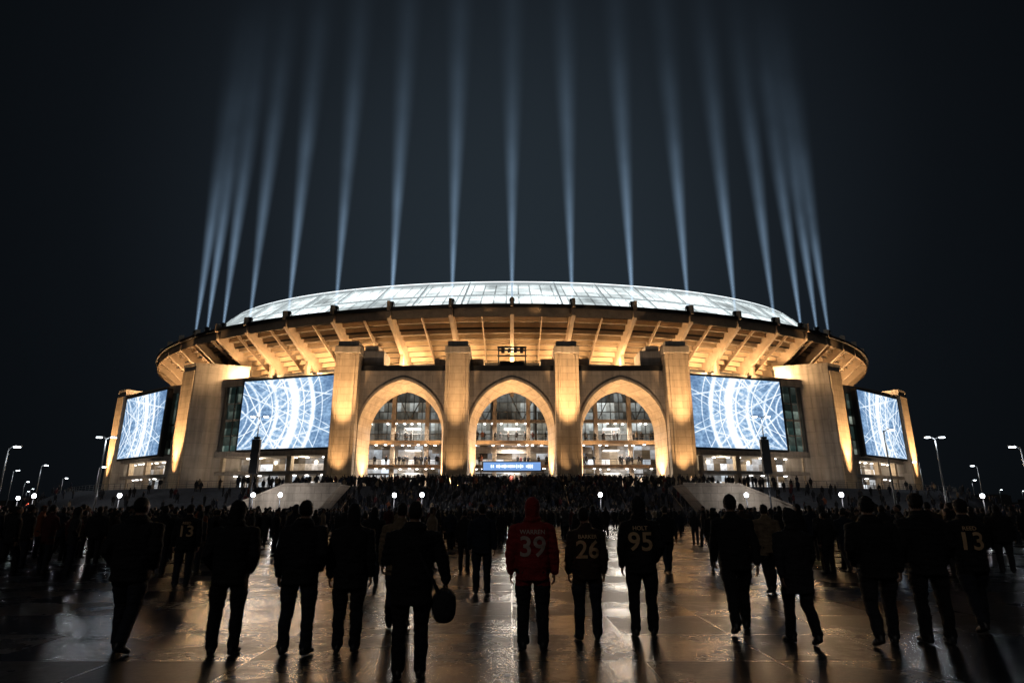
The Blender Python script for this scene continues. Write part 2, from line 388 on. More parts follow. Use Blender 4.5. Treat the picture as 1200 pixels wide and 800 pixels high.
BLK = cloth('black', (.010, .010, .012)); CHAR = cloth('charcoal', (.022, .022, .026)); NAVY = cloth('navy', (.010, .015, .03)); RED = cloth('red', (.30, .018, .02))
TAN = cloth('tan', (.20, .145, .09)); JEAN = cloth('jeans', (.016, .02, .032)); GREY = cloth('grey', (.05, .05, .055)); BRN = cloth('brown', (.035, .022, .016)); ORG = cloth('orange', (.20, .055, .02)); DRED = cloth('dark_red', (.07, .010, .012))
NUMG = prin('number_gold', (.72, .48, .27), .6, var=.05, bump=0); NUMW = prin('number_white', (.60, .48, .42), .6, var=.05, bump=0)
FG = [
 (-4.72, 7.9, 1.81, -.12, BLK, JEAN, dict(bulk=1.20, stride=.24, stance=.13, hair='short', armL='pocket', armR='pocket', hooddown=True, lead=-1, turn=-.2), None),
 (-3.44, 7.8, 1.75, .05, BLK, BLK, dict(bulk=1.12, hood=True, armL='pocket', armR='pocket', stance=.12), None),
 (-2.57, 7.75, 1.76, -.1, BLK, JEAN, dict(bulk=1.12, hair='short', armL='hang', armR='pocket', stance=.13, hooddown=True), None),
 (-2.00, 7.9, 1.73, .12, BLK, BLK, dict(bulk=1.02, hair='long', armL='hang', armR='hang', stance=.10, coat=.74), None),
 (-1.05, 6.75, 1.74, .1, BLK, BLK, dict(bulk=1.16, hair='short', hooddown=True, armL='fold', armR='hold', stance=.11, turn=.25, coat=.72), None),
 (-1.66, 9.4, 1.74, 0, TAN, JEAN, dict(bulk=1.08, hair='short', armL='hang', armR='hang', turn=.3), None),
 (.26, 8.05, 1.79, .0, RED, CHAR, dict(bulk=1.12, hood=True, armL='hang', armR='hang', stance=.12), ('39', NUMW)),
 (1.01, 8.6, 1.68, .1, BRN, JEAN, dict(bulk=1.05, fem=.4, hair='short', armL='hang', armR='hang', stance=.12, hx=-1, turn=-.5), ('26', NUMG)),
 (1.80, 8.85, 1.82, -.08, BLK, BLK, dict(bulk=1.04, hood=True, armL='hang', armR='pocket', stance=.11), ('95', NUMG)),
 (3.20, 9.1, 1.85, -.2, BLK, BLK, dict(bulk=1.06, hair='beanie', armL='hang', armR='hang', stride=.34, swing=.6, stance=.08), None),
 (3.72, 8.35, 1.66, .18, CHAR, BLK, dict(bulk=1.14, fem=.7, hood=True, coat=.66, armL='hang', armR='hang', stride=.22, swing=.3, stance=.08, lead=-1), None),
 (4.72, 8.25, 1.81, -.1, BLK, CHAR, dict(bulk=1.16, hair='beanie', armL='pocket', armR='hang', stance=.13, stride=.2, hooddown=True), None),
 (5.48, 8.4, 1.87, .05, BLK, BLK, dict(bulk=1.16, hair='cap', armL='pocket', armR='pocket', stance=.13, hooddown=True), None),
 (6.62, 9.15, 1.80, -.1, BLK, JEAN, dict(bulk=1.05, hair='cap', armL='hang', armR='phone', stride=.3, swing=.3, stance=.1), ('13', NUMG)),
 (5.35, 13.2, 1.76, 0., TAN, BLK, dict(bulk=1.05, hair='short', armL='hang', armR='hang', stride=.25, swing=.4, stance=.09), None),
 (-7.25, 14.0, 1.76, .1, BLK, JEAN, dict(bulk=1.05, hair='cap', armL='hang', armR='hang', stance=.11), ('13', NUMG)),
 (.45, 13.5, 1.74, .1, BLK, BLK, dict(bulk=1.05, hair='short', armL='pocket', armR='pocket', stance=.11), None),
 (-.62, 13.0, 1.76, -.1, NAVY, JEAN, dict(bulk=1.05, hair='short', armL='hang', armR='hang', stance=.11), None),
 (-3.2, 14.5, 1.72, .1, BLK, JEAN, dict(bulk=1.05, fem=.6, hair='long', armL='hang', armR='phone', stance=.1, stride=.2), None),
 (4.3, 17.5, 1.75, .1, BLK, JEAN, dict(bulk=1.0, hair='short', armL='hang', armR='hang', stance=.1, stride=.25, swing=.3), None),
]
for x, y, h, rz, jk, pt, P, num in FG:
    me = person_mesh(P, 'person', [jk, pt, SHOE, SKIN, HAIR, SOLE, EYE], .011, True)
    o = bpy.data.objects.new('person', me); COL.objects.link(o)
    s = h/1.80; o.location = (x, y, 0); o.rotation_euler = (0, 0, rz+(-math.atan2(x, y)*.25)); o.scale = (s*1.03, s*1.0, s)
    zmin = min(v.co.z for v in me.vertices); o.location.z = -zmin*s+.002
    if num:
        textmesh(num[0], .34, o, me, 1.20, num[1], 'jersey_number')
        textmesh({'39': 'WARREN', '26': 'BARKER', '95': 'HOLT', '13': 'REED'}[num[0]], .075, o, me, 1.385, num[1], 'jersey_name')
    if P.get('coat') == .72:
        bg_ = MB()
        c = Vector((.34, .02, .70))
        bg_.loft([(c+Vector((0, -.20, 0)), (.05, 0, 0), (0, 0, .08)), (c+Vector((0, -.17, 0)), (.11, 0, 0), (0, 0, .15)), (c, (.13, 0, 0), (0, 0, .18)), (c+Vector((0, .17, 0)), (.11, 0, 0), (0, 0, .15)), (c+Vector((0, .20, 0)), (.05, 0, 0), (0, 0, .08))], 18, 0, 2.6)
        bg_.tube([c+Vector((.0, -.10, .16)), c+Vector((0, -.05, .27)), c+Vector((0, .05, .27)), c+Vector((0, .10, .16))], [.012]*4, 8)
        bg_.tube([c+Vector((-.05, -.15, .12)), Vector((.12, -.17, 1.15)), Vector((-.05, -.14, 1.42)), Vector((-.14, -.06, 1.49)), Vector((-.16, .08, 1.44)), Vector((.05, .17, 1.15)), c+Vector((-.05, .15, .12))], [.02]*7, 8)
        bg_.obj('duffel_bag', [CHAR], o)
lib = []
jk_list = [BLK, CHAR, NAVY, BLK, DRED, GREY, BLK, BLK, BRN, CHAR, ORG, BLK, TAN, NAVY]
poses = [dict(), dict(hood=True, armL='pocket', armR='pocket'), dict(stride=.3, swing=.5), dict(hair='long', fem=.7, stride=.2), dict(armR='phone'), dict(armL='fold', armR='fold'),
         dict(hair='cap', bulk=1.12), dict(bulk=1.15, hooddown=True), dict(armR='phone', bulk=1.1), dict(stride=.28, swing=.4, lead=-1, bulk=1.05), dict(hair='beanie'), dict(fem=.5, hair='long', coat=.7), dict(hair='cap', armL='pocket'), dict(hooddown=True, stride=.15)]
for i, (j, P) in enumerate(zip(jk_list, poses)):
    lib.append(person_mesh(P, 'crowd_figure', [j, random.choice([JEAN, BLK, CHAR]), SHOE, SKIN, HAIR, SOLE], .026, False))
WTS = [5, 5, 4, 4, 2, 3, 4, 5, 2, 4, .6, 4, 1.2, 4]

# ------------------------------------------------------------ world and camera
w = bpy.data.worlds.new('World'); SC.world = w; w.use_nodes = True
N = w.node_tree.nodes; L = w.node_tree.links; N.clear()
wo = N.new('ShaderNodeOutputWorld'); bg = N.new('ShaderNodeBackground'); bg2 = N.new('ShaderNodeBackground')
add = N.new('ShaderNodeAddShader')
sky = N.new('ShaderNodeTexSky'); sky.sky_type = 'NISHITA'; sky.sun_disc = False
sky.sun_elevation = radians(35); sky.sun_rotation = radians(200)
L.new(sky.outputs[0], bg.inputs[0]); bg.inputs[1].default_value = .00006
tc = N.new('ShaderNodeTexCoord')
dt = N.new('ShaderNodeVectorMath'); dt.operation = 'DOT_PRODUCT'; L.new(tc.outputs['Generated'], dt.inputs[0])
dt.inputs[1].default_value = Vector((0, .90, .42)).normalized()
ramp = N.new('ShaderNodeValToRGB'); L.new(dt.outputs['Value'], ramp.inputs[0])
cr = ramp.color_ramp; cr.interpolation = 'B_SPLINE'
cr.elements[0].position = .60; cr.elements[0].color = (.0016, .0022, .0030, 1)
cr.elements[1].position = 1.0; cr.elements[1].color = (.018, .026, .034, 1)
e = cr.elements.new(.82); e.color = (.0032, .0043, .0058, 1)
e = cr.elements.new(.93); e.color = (.0095, .0132, .018, 1)
L.new(ramp.outputs[0], bg2.inputs[0]); bg2.inputs[1].default_value = 1.
L.new(bg.outputs[0], add.inputs[0]); L.new(bg2.outputs[0], add.inputs[1]); L.new(add.outputs[0], wo.inputs[0])
sd = bpy.data.lights.new('rear_fill_sun', 'SUN'); sd.energy = .08; sd.angle = radians(.5); sd.color = (1., .93, .86)  # added weak fill from behind the camera, brightens the jersey numbers
so = bpy.data.objects.new('rear_fill_sun', sd); COL.objects.link(so)
so.rotation_euler = (radians(55), 0, radians(-20))

cam = bpy.data.cameras.new('camera'); co = bpy.data.objects.new('camera', cam); COL.objects.link(co)
cam.lens = 21; cam.sensor_width = 36; cam.clip_end = 6000
co.location = (0, 0, 1.65); co.rotation_euler = (radians(90+15.7), 0, 0); SC.camera = co

def light(kind, loc, power, col, parent=None, target=None, size=.3, angle=60, blend=.6, name='lamp_light'):
    d = bpy.data.lights.new(name, kind); d.energy = power; d.color = col
    if kind == 'SPOT': d.spot_size = radians(angle); d.spot_blend = blend; d.shadow_soft_size = size
    elif kind == 'POINT': d.shadow_soft_size = size
    elif kind == 'AREA': d.size = size
    o = bpy.data.objects.new(name, d); COL.objects.link(o); o.location = loc
    if target is not None:
        o.rotation_euler = (Vector(target)-Vector(loc)).to_track_quat('-Z', 'Y').to_euler()
    if parent:
        o.parent = parent; o.matrix_parent_inverse = Matrix.Translation(parent.location).inverted()
    return o
GOLD = (1., .59, .265); AMBER = (1., .62, .30)

# ------------------------------------------------------------ ground
def ground_mat():
    m, nt, N, L = newmat('wet_plaza_paving')
    o = N.new('ShaderNodeOutputMaterial'); p = N.new('ShaderNodeBsdfPrincipled'); L.new(p.outputs[0], o.inputs[0])
    M = lambda op, a, b=None, c=False: math_node(N, L, op, a, b, c)
    tc = N.new('ShaderNodeTexCoord')
    br = N.new('ShaderNodeTexBrick'); L.new(tc.outputs['Object'], br.inputs['Vector']); br.offset = 0
    br.inputs['Scale'].default_value = 1; br.inputs['Brick Width'].default_value = 1.5; br.inputs['Row Height'].default_value = 1.5
    br.inputs['Mortar Size'].default_value = .016
    br.inputs['Color1'].default_value = (1, 1, 1, 1); br.inputs['Color2'].default_value = (.15, .15, .15, 1)
    br.inputs['Mortar'].default_value = (0, 0, 0, 1)
    def nz(s, d, r=.6):
        n = N.new('ShaderNodeTexNoise'); n.inputs['Scale'].default_value = s; n.inputs['Detail'].default_value = d; n.inputs['Roughness'].default_value = r
        L.new(tc.outputs['Object'], n.inputs['Vector']); return n.outputs['Fac']
    n1 = nz(.45, 7, .6); n2 = nz(13, 6); n3 = nz(90, 3); n5 = nz(3.2, 8, .7)
    dry = M('ADD', n1, M('MULTIPLY', M('SUBTRACT', br.outputs['Color'], .5), .24))
    dry = M('ADD', dry, M('MULTIPLY', M('SUBTRACT', n5, .5), .30))
    r = N.new('ShaderNodeMapRange'); L.new(dry, r.inputs[0]); r.inputs[1].default_value = .38; r.inputs[2].default_value = .56
    r.inputs[3].default_value = 0; r.inputs[4].default_value = 1
    dry = r.outputs[0]
    rr = M('ADD', M('MULTIPLY', dry, .16), .11)
    rr = M('ADD', rr, M('MULTIPLY', n2, .12))
    L.new(rr, p.inputs['Roughness'])
    L.new(M('SUBTRACT', .46, M('MULTIPLY', dry, .38)), p.inputs['Specular IOR Level'])
    cc = N.new('ShaderNodeMix'); cc.data_type = 'RGBA'; cc.inputs[6].default_value = (.007, .008, .010, 1); cc.inputs[7].default_value = (.032, .033, .036, 1)
    L.new(M('MULTIPLY', br.outputs['Color'], M('MULTIPLY', M('ADD', n5, .2), M('ADD', dry, .3))), cc.inputs[0])
    L.new(cc.outputs[2], p.inputs['Base Color'])
    b = N.new('ShaderNodeBump'); b.inputs['Strength'].default_value = .5; b.inputs['Distance'].default_value = .008
    h = M('ADD', M('MULTIPLY', br.outputs['Color'], .35), M('MULTIPLY', n2, .9))
    h = M('ADD', h, M('MULTIPLY', n3, .30))
    h = M('ADD', h, M('MULTIPLY', n5, .4))
    L.new(h, b.inputs['Height']); L.new(b.outputs[0], p.inputs['Normal'])
    return m
g = MB(); g.quad((-3000, -400, 0), (3000, -400, 0), (3000, 4000, 0), (-3000, 4000, 0)); g.obj('ground', [ground_mat()])

# ------------------------------------------------------------ podium with stairs all round
NS = 30; H = 5.0/NS
def pod(s): return (122-10*s, 97-12*s)
st = MB(); SEG = 180
prof = []
for i in range(NS):
    prof += [(i/NS, i*H), (i/NS, (i+1)*H)]
prof += [(1., 5.)]
for k in range(SEG):
    t0 = 2*pi*k/SEG; t1 = 2*pi*(k+1)/SEG
    for (s0, z0), (s1, z1) in zip(prof[:-1], prof[1:]):
        a0, b0 = pod(s0); a1, b1 = pod(s1)
        st.quad(E3(a0, b0, t0, z0), E3(a0, b0, t1, z0), E3(a1, b1, t1, z1), E3(a1, b1, t0, z1))
    st.quad(E3(112, 85, t0, 5), E3(112, 85, t1, 5), E3(60, 30, t1, 5), E3(60, 30, t0, 5))
st.obj('entrance_stairs', [STEP])
def ground_z(x, y):
    def inside(s):
        a, b = pod(s); return (x/a)**2+((y-CY)/b)**2 < 1
    if not inside(0): return 0.
    if inside(1): return 5.
    lo, hi = 0., 1.
    for _ in range(14):
        mdl = (lo+hi)/2
        if inside(mdl): lo = mdl
        else: hi = mdl
    return (int(lo*NS)+1)*H
r = MB()
ts = [i*.022 for i in range(-60, 61)]
for i, t in enumerate(ts):
    if abs(E(111, 84, t)[0]) < 34: continue
    x, y = E(111, 84, t); r.box((x, y, 5.55), (.08, .08, 1.1))
    if i and abs(E(111, 84, ts[i-1])[0]) >= 34:
        for z in (5.35, 5.7, 6.1): r.beam((*E(111, 84, ts[i-1]), z), (x, y, z), .05, .05)
r.obj('podium_railing', [MULL])
for hx in (-30, -22.5, -15, -7.5, 0, 7.5, 15, 22.5, 30):
    r = MB(); y0 = CY-97*sqrt(1-(hx/122)**2); y1 = CY-85*sqrt(1-(hx/112)**2)
    for i in range(7):
        f = i/6; yy = y0+.3+(y1-y0)*f; r.box((hx, yy, ground_z(hx, yy)+.5), (.05, .05, 1.0))
    r.beam((hx, y0+.2, 1.05), (hx, y1+.3, 5.95), .06, .06)
    r.obj('stair_handrail', [MULL])
RS = prin('ramp_stone', (.42, .34, .26), .75, var=.2, joints=(1.8, .9), streak=.2)
for sg in (-1, 1):
    r = MB(); P = [(-37, .0), (-37, 1.1), (-28.5, 4.6), (-21.5, 4.7), (-25.5, .0)]
    n = len(P); i0 = len(r.v)
    for yy in (77.0, 82.0):
        for x, z in P: r.v.append((x*sg, yy, z))
    r.face([i0+k for k in range(n)]); r.face([i0+n+k for k in range(n)][::-1])
    for k in range(n): r.face((i0+k, i0+(k+1) % n, i0+n+(k+1) % n, i0+n+k))
    r.beam((-37*sg, 77.0, 1.2), (-28.5*sg, 77.0, 4.72), .3, .2); r.beam((-28.5*sg, 77.0, 4.72), (-21.5*sg, 77.0, 4.82), .3, .2)
    r.obj('ramp_wall', [RS])

# ------------------------------------------------------------ STADIUM
ST = empty('stadium')
def ringband(mb, a0, b0, z0, a1, b1, z1, n=200, m=0, T0=-pi, T1=pi):
    arc = 0
    hh = sqrt((z1-z0)**2+(b1-b0)**2) if abs(z1-z0) < abs(b1-b0)*2 else abs(z1-z0)
    for k in range(n):
        t0 = T0+(T1-T0)*k/n; t1 = T0+(T1-T0)*(k+1)/n
        p0 = E3(a0, b0, t0, z0); p1 = E3(a0, b0, t1, z0)
        d = sqrt((p1[0]-p0[0])**2+(p1[1]-p0[1])**2)
        base = z0 if abs(z1-z0) > .01 else 0
        uv = [(arc, base), (arc+d, base), (arc+d, base+hh), (arc, base+hh)]
        mb.quad(p0, p1, E3(a1, b1, t1, z1), E3(a1, b1, t0, z1), m, uv); arc += d
bw = MB(); NB = 11
A0, B0, Z0 = 84., 58., 27.5; A1, B1, Z1 = 96.6, 69.6, 36.4
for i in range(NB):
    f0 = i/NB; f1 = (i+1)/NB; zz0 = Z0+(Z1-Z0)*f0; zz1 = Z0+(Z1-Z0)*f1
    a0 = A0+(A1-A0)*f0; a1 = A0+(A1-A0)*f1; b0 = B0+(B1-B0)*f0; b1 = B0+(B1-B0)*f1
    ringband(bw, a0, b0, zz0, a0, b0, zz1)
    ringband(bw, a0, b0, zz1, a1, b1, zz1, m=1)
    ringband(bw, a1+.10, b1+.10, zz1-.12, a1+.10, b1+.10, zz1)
bw.obj('upper_deck_underside', [SOFFIT, SOFFIT_SHADE], ST)
fs = MB()
ringband(fs, A1, B1, Z1, 97.6, 70.6, Z1); ringband(fs, 97.6, 70.6, Z1-.6, 97.6, 70.6, 37.5)
ringband(fs, 97.6, 70.6, 37.5, 98.2, 71.2, 37.5, m=1); ringband(fs, 98.2, 71.2, 37.5, 98.2, 71.2, 38.1, m=1)
ringband(fs, 98.2, 71.2, 38.1, 91.5, 64.5, 38.3, m=1)
fs.obj('rim_fascia', [RAKER, DARKM], ST)
BT = [0, .115, .235, .355, .47, .58, .68, .77, .86]
allT = sorted(set([-t for t in BT]+BT+[.95+.1*i for i in range(9)]+[-.95-.1*i for i in range(9)]))
rk = MB()
def radial_plate(mb, pts, t, th, m=0):
    x, y = E(A0, B0, t); x2, y2 = E(A1, B1, t); dx, dy = x2-x, y2-y; l = sqrt(dx*dx+dy*dy); dx /= l; dy /= l
    tx, ty = -dy, dx; n = len(pts); i = len(mb.v)
    for s in (-th/2, th/2):
        for f, z in pts: mb.v.append((x+dx*f+tx*s, y+dy*f+ty*s, z))
    mb.face([i+k for k in range(n)], m); mb.face([i+n+k for k in range(n)][::-1], m)
    for k in range(n): mb.face((i+k, i+(k+1) % n, i+n+(k+1) % n, i+n+k), m)
for t in allT:
    radial_plate(rk, [(-.5, 26.5), (-.5, 29.), (12.3, 37.2), (13.4, 37.2), (13.4, 35.9), (2.2, 26.5)], t, .7)
    radial_plate(rk, [(6.2, 22), (6.2, 29.8), (7.0, 30.4), (7.0, 22)], t, .7)
    radial_plate(rk, [(12.9, 37.4), (12.9, 39.3), (13.9, 39.1), (13.9, 37.4)], t, .5)
for a, b in zip(allT[:-1], allT[1:]):
    t = (a+b)/2
    radial_plate(rk, [(-.3, 27.), (-.3, 28.2), (12.5, 36.9), (12.7, 36.45), (.5, 27.)], t, .18)
rk.obj('raker_beams', [RAKER], ST)
cw = MB(); ringband(cw, 93.5, 66.5, 34.6, 94.2, 67.2, 34.6, m=0); ringband(cw, 94.2, 67.2, 34.4, 94.2, 67.2, 34.9)
ringband(cw, 88, 62, 28.2, 88, 62, 29.1)
cw.obj('service_catwalk', [DARKM], ST)

def roof_mat():
    m, nt, N, L = newmat('lit_roof_membrane')
    o = N.new('ShaderNodeOutputMaterial'); p = N.new('ShaderNodeBsdfPrincipled'); L.new(p.outputs[0], o.inputs[0])
    uv = N.new('ShaderNodeUVMap'); sx = N.new('ShaderNodeSeparateXYZ'); L.new(uv.outputs[0], sx.inputs[0])
    br = N.new('ShaderNodeTexBrick'); L.new(uv.outputs[0], br.inputs['Vector']); br.offset = 0
    br.inputs['Scale'].default_value = 1; br.inputs['Brick Width'].default_value = 2.7; br.inputs['Row Height'].default_value = 2.6
    br.inputs['Mortar Size'].default_value = .18
    br.inputs['Color1'].default_value = (1, 1, 1, 1); br.inputs['Color2'].default_value = (.70, .70, .70, 1); br.inputs['Mortar'].default_value = (.30, .30, .30, 1)
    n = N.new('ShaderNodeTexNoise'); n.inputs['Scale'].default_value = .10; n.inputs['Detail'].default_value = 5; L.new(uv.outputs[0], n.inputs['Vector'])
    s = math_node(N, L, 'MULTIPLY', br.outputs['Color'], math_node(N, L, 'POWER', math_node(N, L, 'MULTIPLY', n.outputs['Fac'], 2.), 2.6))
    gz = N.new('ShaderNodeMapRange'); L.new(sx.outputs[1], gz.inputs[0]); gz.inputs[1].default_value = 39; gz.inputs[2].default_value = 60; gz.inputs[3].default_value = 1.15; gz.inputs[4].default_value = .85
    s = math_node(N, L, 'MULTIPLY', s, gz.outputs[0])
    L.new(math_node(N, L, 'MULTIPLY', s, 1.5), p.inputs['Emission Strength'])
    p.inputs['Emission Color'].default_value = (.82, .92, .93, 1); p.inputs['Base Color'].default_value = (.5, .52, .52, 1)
    p.inputs['Roughness'].default_value = .5
    return m
rf = MB(); ringband(rf, 91.5, 64.5, 38.9, 83.6, 46.4, 51.2, n=220)
rf.obj('translucent_roof', [roof_mat()], ST)
rb = MB(); WT = prin('glowing_white_steel', (.7, .72, .72), .5, var=.1, em=(.75, .85, .88), es=.30)  # roof light on the steel is set as its own glow
for k in range(-110, 110):
    t = k*.0285
    if k % 4 == 0: rb.beam(E3(91.9, 64.9, t, 38.6), E3(84, 46.8, t, 51.6), .35, .5)
n = 160
for k in range(n):
    t0 = 2*pi*k/n; t1 = 2*pi*(k+1)/n
    rb.beam(E3(83.6, 46.2, t0, 51.6), E3(83.6, 46.2, t1, 51.6), .7, .6)
    rb.beam(E3(91.7, 64.7, t0, 38.9), E3(91.7, 64.7, t1, 38.9), .5, .5)
    rb.beam(E3(87.7, 55.7, t0, 45.3), E3(87.7, 55.7, t1, 45.3), .3, .3)
rb.obj('roof_trusses', [WT], ST)
ed = MB()
for k in range(n):
    t0 = 2*pi*k/n; t1 = 2*pi*(k+1)/n
    ed.beam(E3(91.95, 65.0, t0, 39.35), E3(91.95, 65.0, t1, 39.35), .22, .25)
    ed.beam(E3(83.5, 46.1, t0, 52.05), E3(83.5, 46.1, t1, 52.05), .25, .3)
ed.obj('roof_edge_light_strip', [emis('edge_led', (.88, .97, 1.), 2.2)], ST)
ob = MB()
for k in range(60):
    t0 = 2*pi*k/60; t1 = 2*pi*(k+1)/60
    ob.quad(E3(83.6, 46.4, t0, 51.1), E3(83.6, 46.4, t1, 51.1), E3(60, 30, t1, 46), E3(60, 30, t0, 46))
ob.obj('inner_roof', [ROOFM], ST)

FA, FB = 108., 63.
fc = MB()
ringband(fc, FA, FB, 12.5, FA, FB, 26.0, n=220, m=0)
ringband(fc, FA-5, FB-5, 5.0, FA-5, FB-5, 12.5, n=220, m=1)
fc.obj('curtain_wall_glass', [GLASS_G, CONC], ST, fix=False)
fl = MB()
for (z0, z1, pr) in [(11.6, 12.8, .8), (8.2, 8.8, .5), (26.0, 27.6, .9), (18.9, 19.3, .25), (22.4, 22.6, .12), (15.9, 16.1, .12)]:
    ringband(fl, FA+pr, FB+pr, z0, FA+pr, FB+pr, z1); ringband(fl, FA+pr, FB+pr, z1, FA-.2, FB-.2, z1+.02)
    ringband(fl, FA-5 if z1 < 14 else FA-.2, FB-5 if z1 < 14 else FB-.2, z0-.02, FA+pr, FB+pr, z0)
ringband(fl, FA+.9, FB+.9, 27.6, A0, B0, 27.62)
fl.obj('floor_slabs', [STONE_D], ST)
ml = MB(); t = -1.5; k = 0
while t < 1.5:
    x, y = E(FA+.1, FB+.1, t)
    ds = sqrt((FA*cos(t))**2+(FB*sin(t))**2)
    rz = math.atan2(FB*sin(t), FA*cos(t))
    ml.box((x, y, 19.3), (.14, .3, 13.4), 0, rz)
    if k % 4 == 0:
        x2, y2 = E(FA-.6, FB-.6, t); ml.box((x2, y2, 8.3), (1.0, 1.0, 6.6), 1, rz)
        x2, y2 = E(FA+.5, FB+.5, t); ml.box((x2, y2, 19.3), (.5, .6, 13.2), 0, rz)
    t += 2.0/ds; k += 1
ml.obj('mullions_and_columns', [MULL, STONE], ST)
dl = MB(); t = -1.35
while t < 1.35:
    ds = sqrt((FA*cos(t))**2+(FB*sin(t))**2)
    for z in (11.45, 8.05):
        if random.random() < .8:
            x, y = E(FA-2, FB-2, t+random.uniform(-.004, .004)); dl.box((x, y, z), (.5, .5, .12))
    t += 2.8/ds
dl.obj('concourse_downlights', [LEDW2], ST)
for i in range(-13, 14):
    t = i*.1
    if abs(i) < 3: continue
    x, y = E(FA-2.5, FB-2.5, t); light('POINT', (x, y, 11), 500, (1, .85, .62), ST, size=.4, name='concourse_light')

def fin(poly, z1, litk, name):
    mb = MB(); mb.prism(poly, 4.9, z1, 0, None)
    cx = sum(p[0] for p in poly)/len(poly); cy = sum(p[1] for p in poly)/len(poly)
    mb.prism([(cx+(p[0]-cx)*1.03, cy+(p[1]-cy)*1.03) for p in poly], z1, z1+.6, 0)
    mb.obj(name, [STONE_D], ST)
    a, b = Vector(poly[litk]), Vector(poly[(litk+1) % len(poly)])
    mid = (a+b)/2; d = (b-a).normalized(); nrm = Vector((d.y, -d.x))
    if nrm.dot(mid-Vector((cx, cy))) < 0: nrm = -nrm
    pan = MB(); w_ = (b-a).length*.46
    p0 = mid-d*w_+nrm*.25; p1 = mid+d*w_+nrm*.25; q0 = mid-d*w_-nrm*.1; q1 = mid+d*w_-nrm*.1
    pan.prism([p0, p1, q1, q0], 4.95, z1-1.0); pan.obj('fin_facing_panel', [STONE], ST)
    s = mid+nrm*2.3
    fx = MB(); fx.box((s.x, s.y, 5.2), (.9, .5, .35)); fx.box((s.x, s.y, 5.4), (.7, .35, .06), 1); fx.obj('floodlight', [DARKM, WARM], ST)
    for tz, pw in ((13, 11000), (24, 100000)):
        light('SPOT', (s.x, s.y, 5.6), pw, GOLD, ST, (mid.x, mid.y, tz), .2, 32, .8, 'uplight')
for sg in (-1, 1):
    def mir(P): return [(x*-sg, y) for x, y in P]
    fin(mir([(-68.8, 122.4), (-65., 119.9), (-55.5, 123.4), (-57, 130), (-66, 133)]), 30.2, 0, 'buttress_wall')
    fin(mir([(-96.5, 146), (-93.2, 139.8), (-89.9, 137.2), (-84, 146), (-92, 152)]), 28.0, 1, 'buttress_wall')
    mb = MB(); P = mir([(-72, 127.3), (-70.5, 126.5), (-68, 133), (-70, 134)]); mb.prism(P, 4.9, 27.5); mb.obj('pier', [STONE_D], ST)
    light('SPOT', (-sg*48, 106, 5.6), 4200, (1, .80, .62), ST, (-sg*60, 122, 14), .3, 60, .9, 'wall_fill_light')  # added fill without a fixture, brightens the buttress side wall
    light('SPOT', (-sg*76, 118, 5.6), 4500, (1, .80, .62), ST, (-sg*88, 141, 14), .3, 50, .9, 'wall_fill_light')  # same added fill for the outer buttress

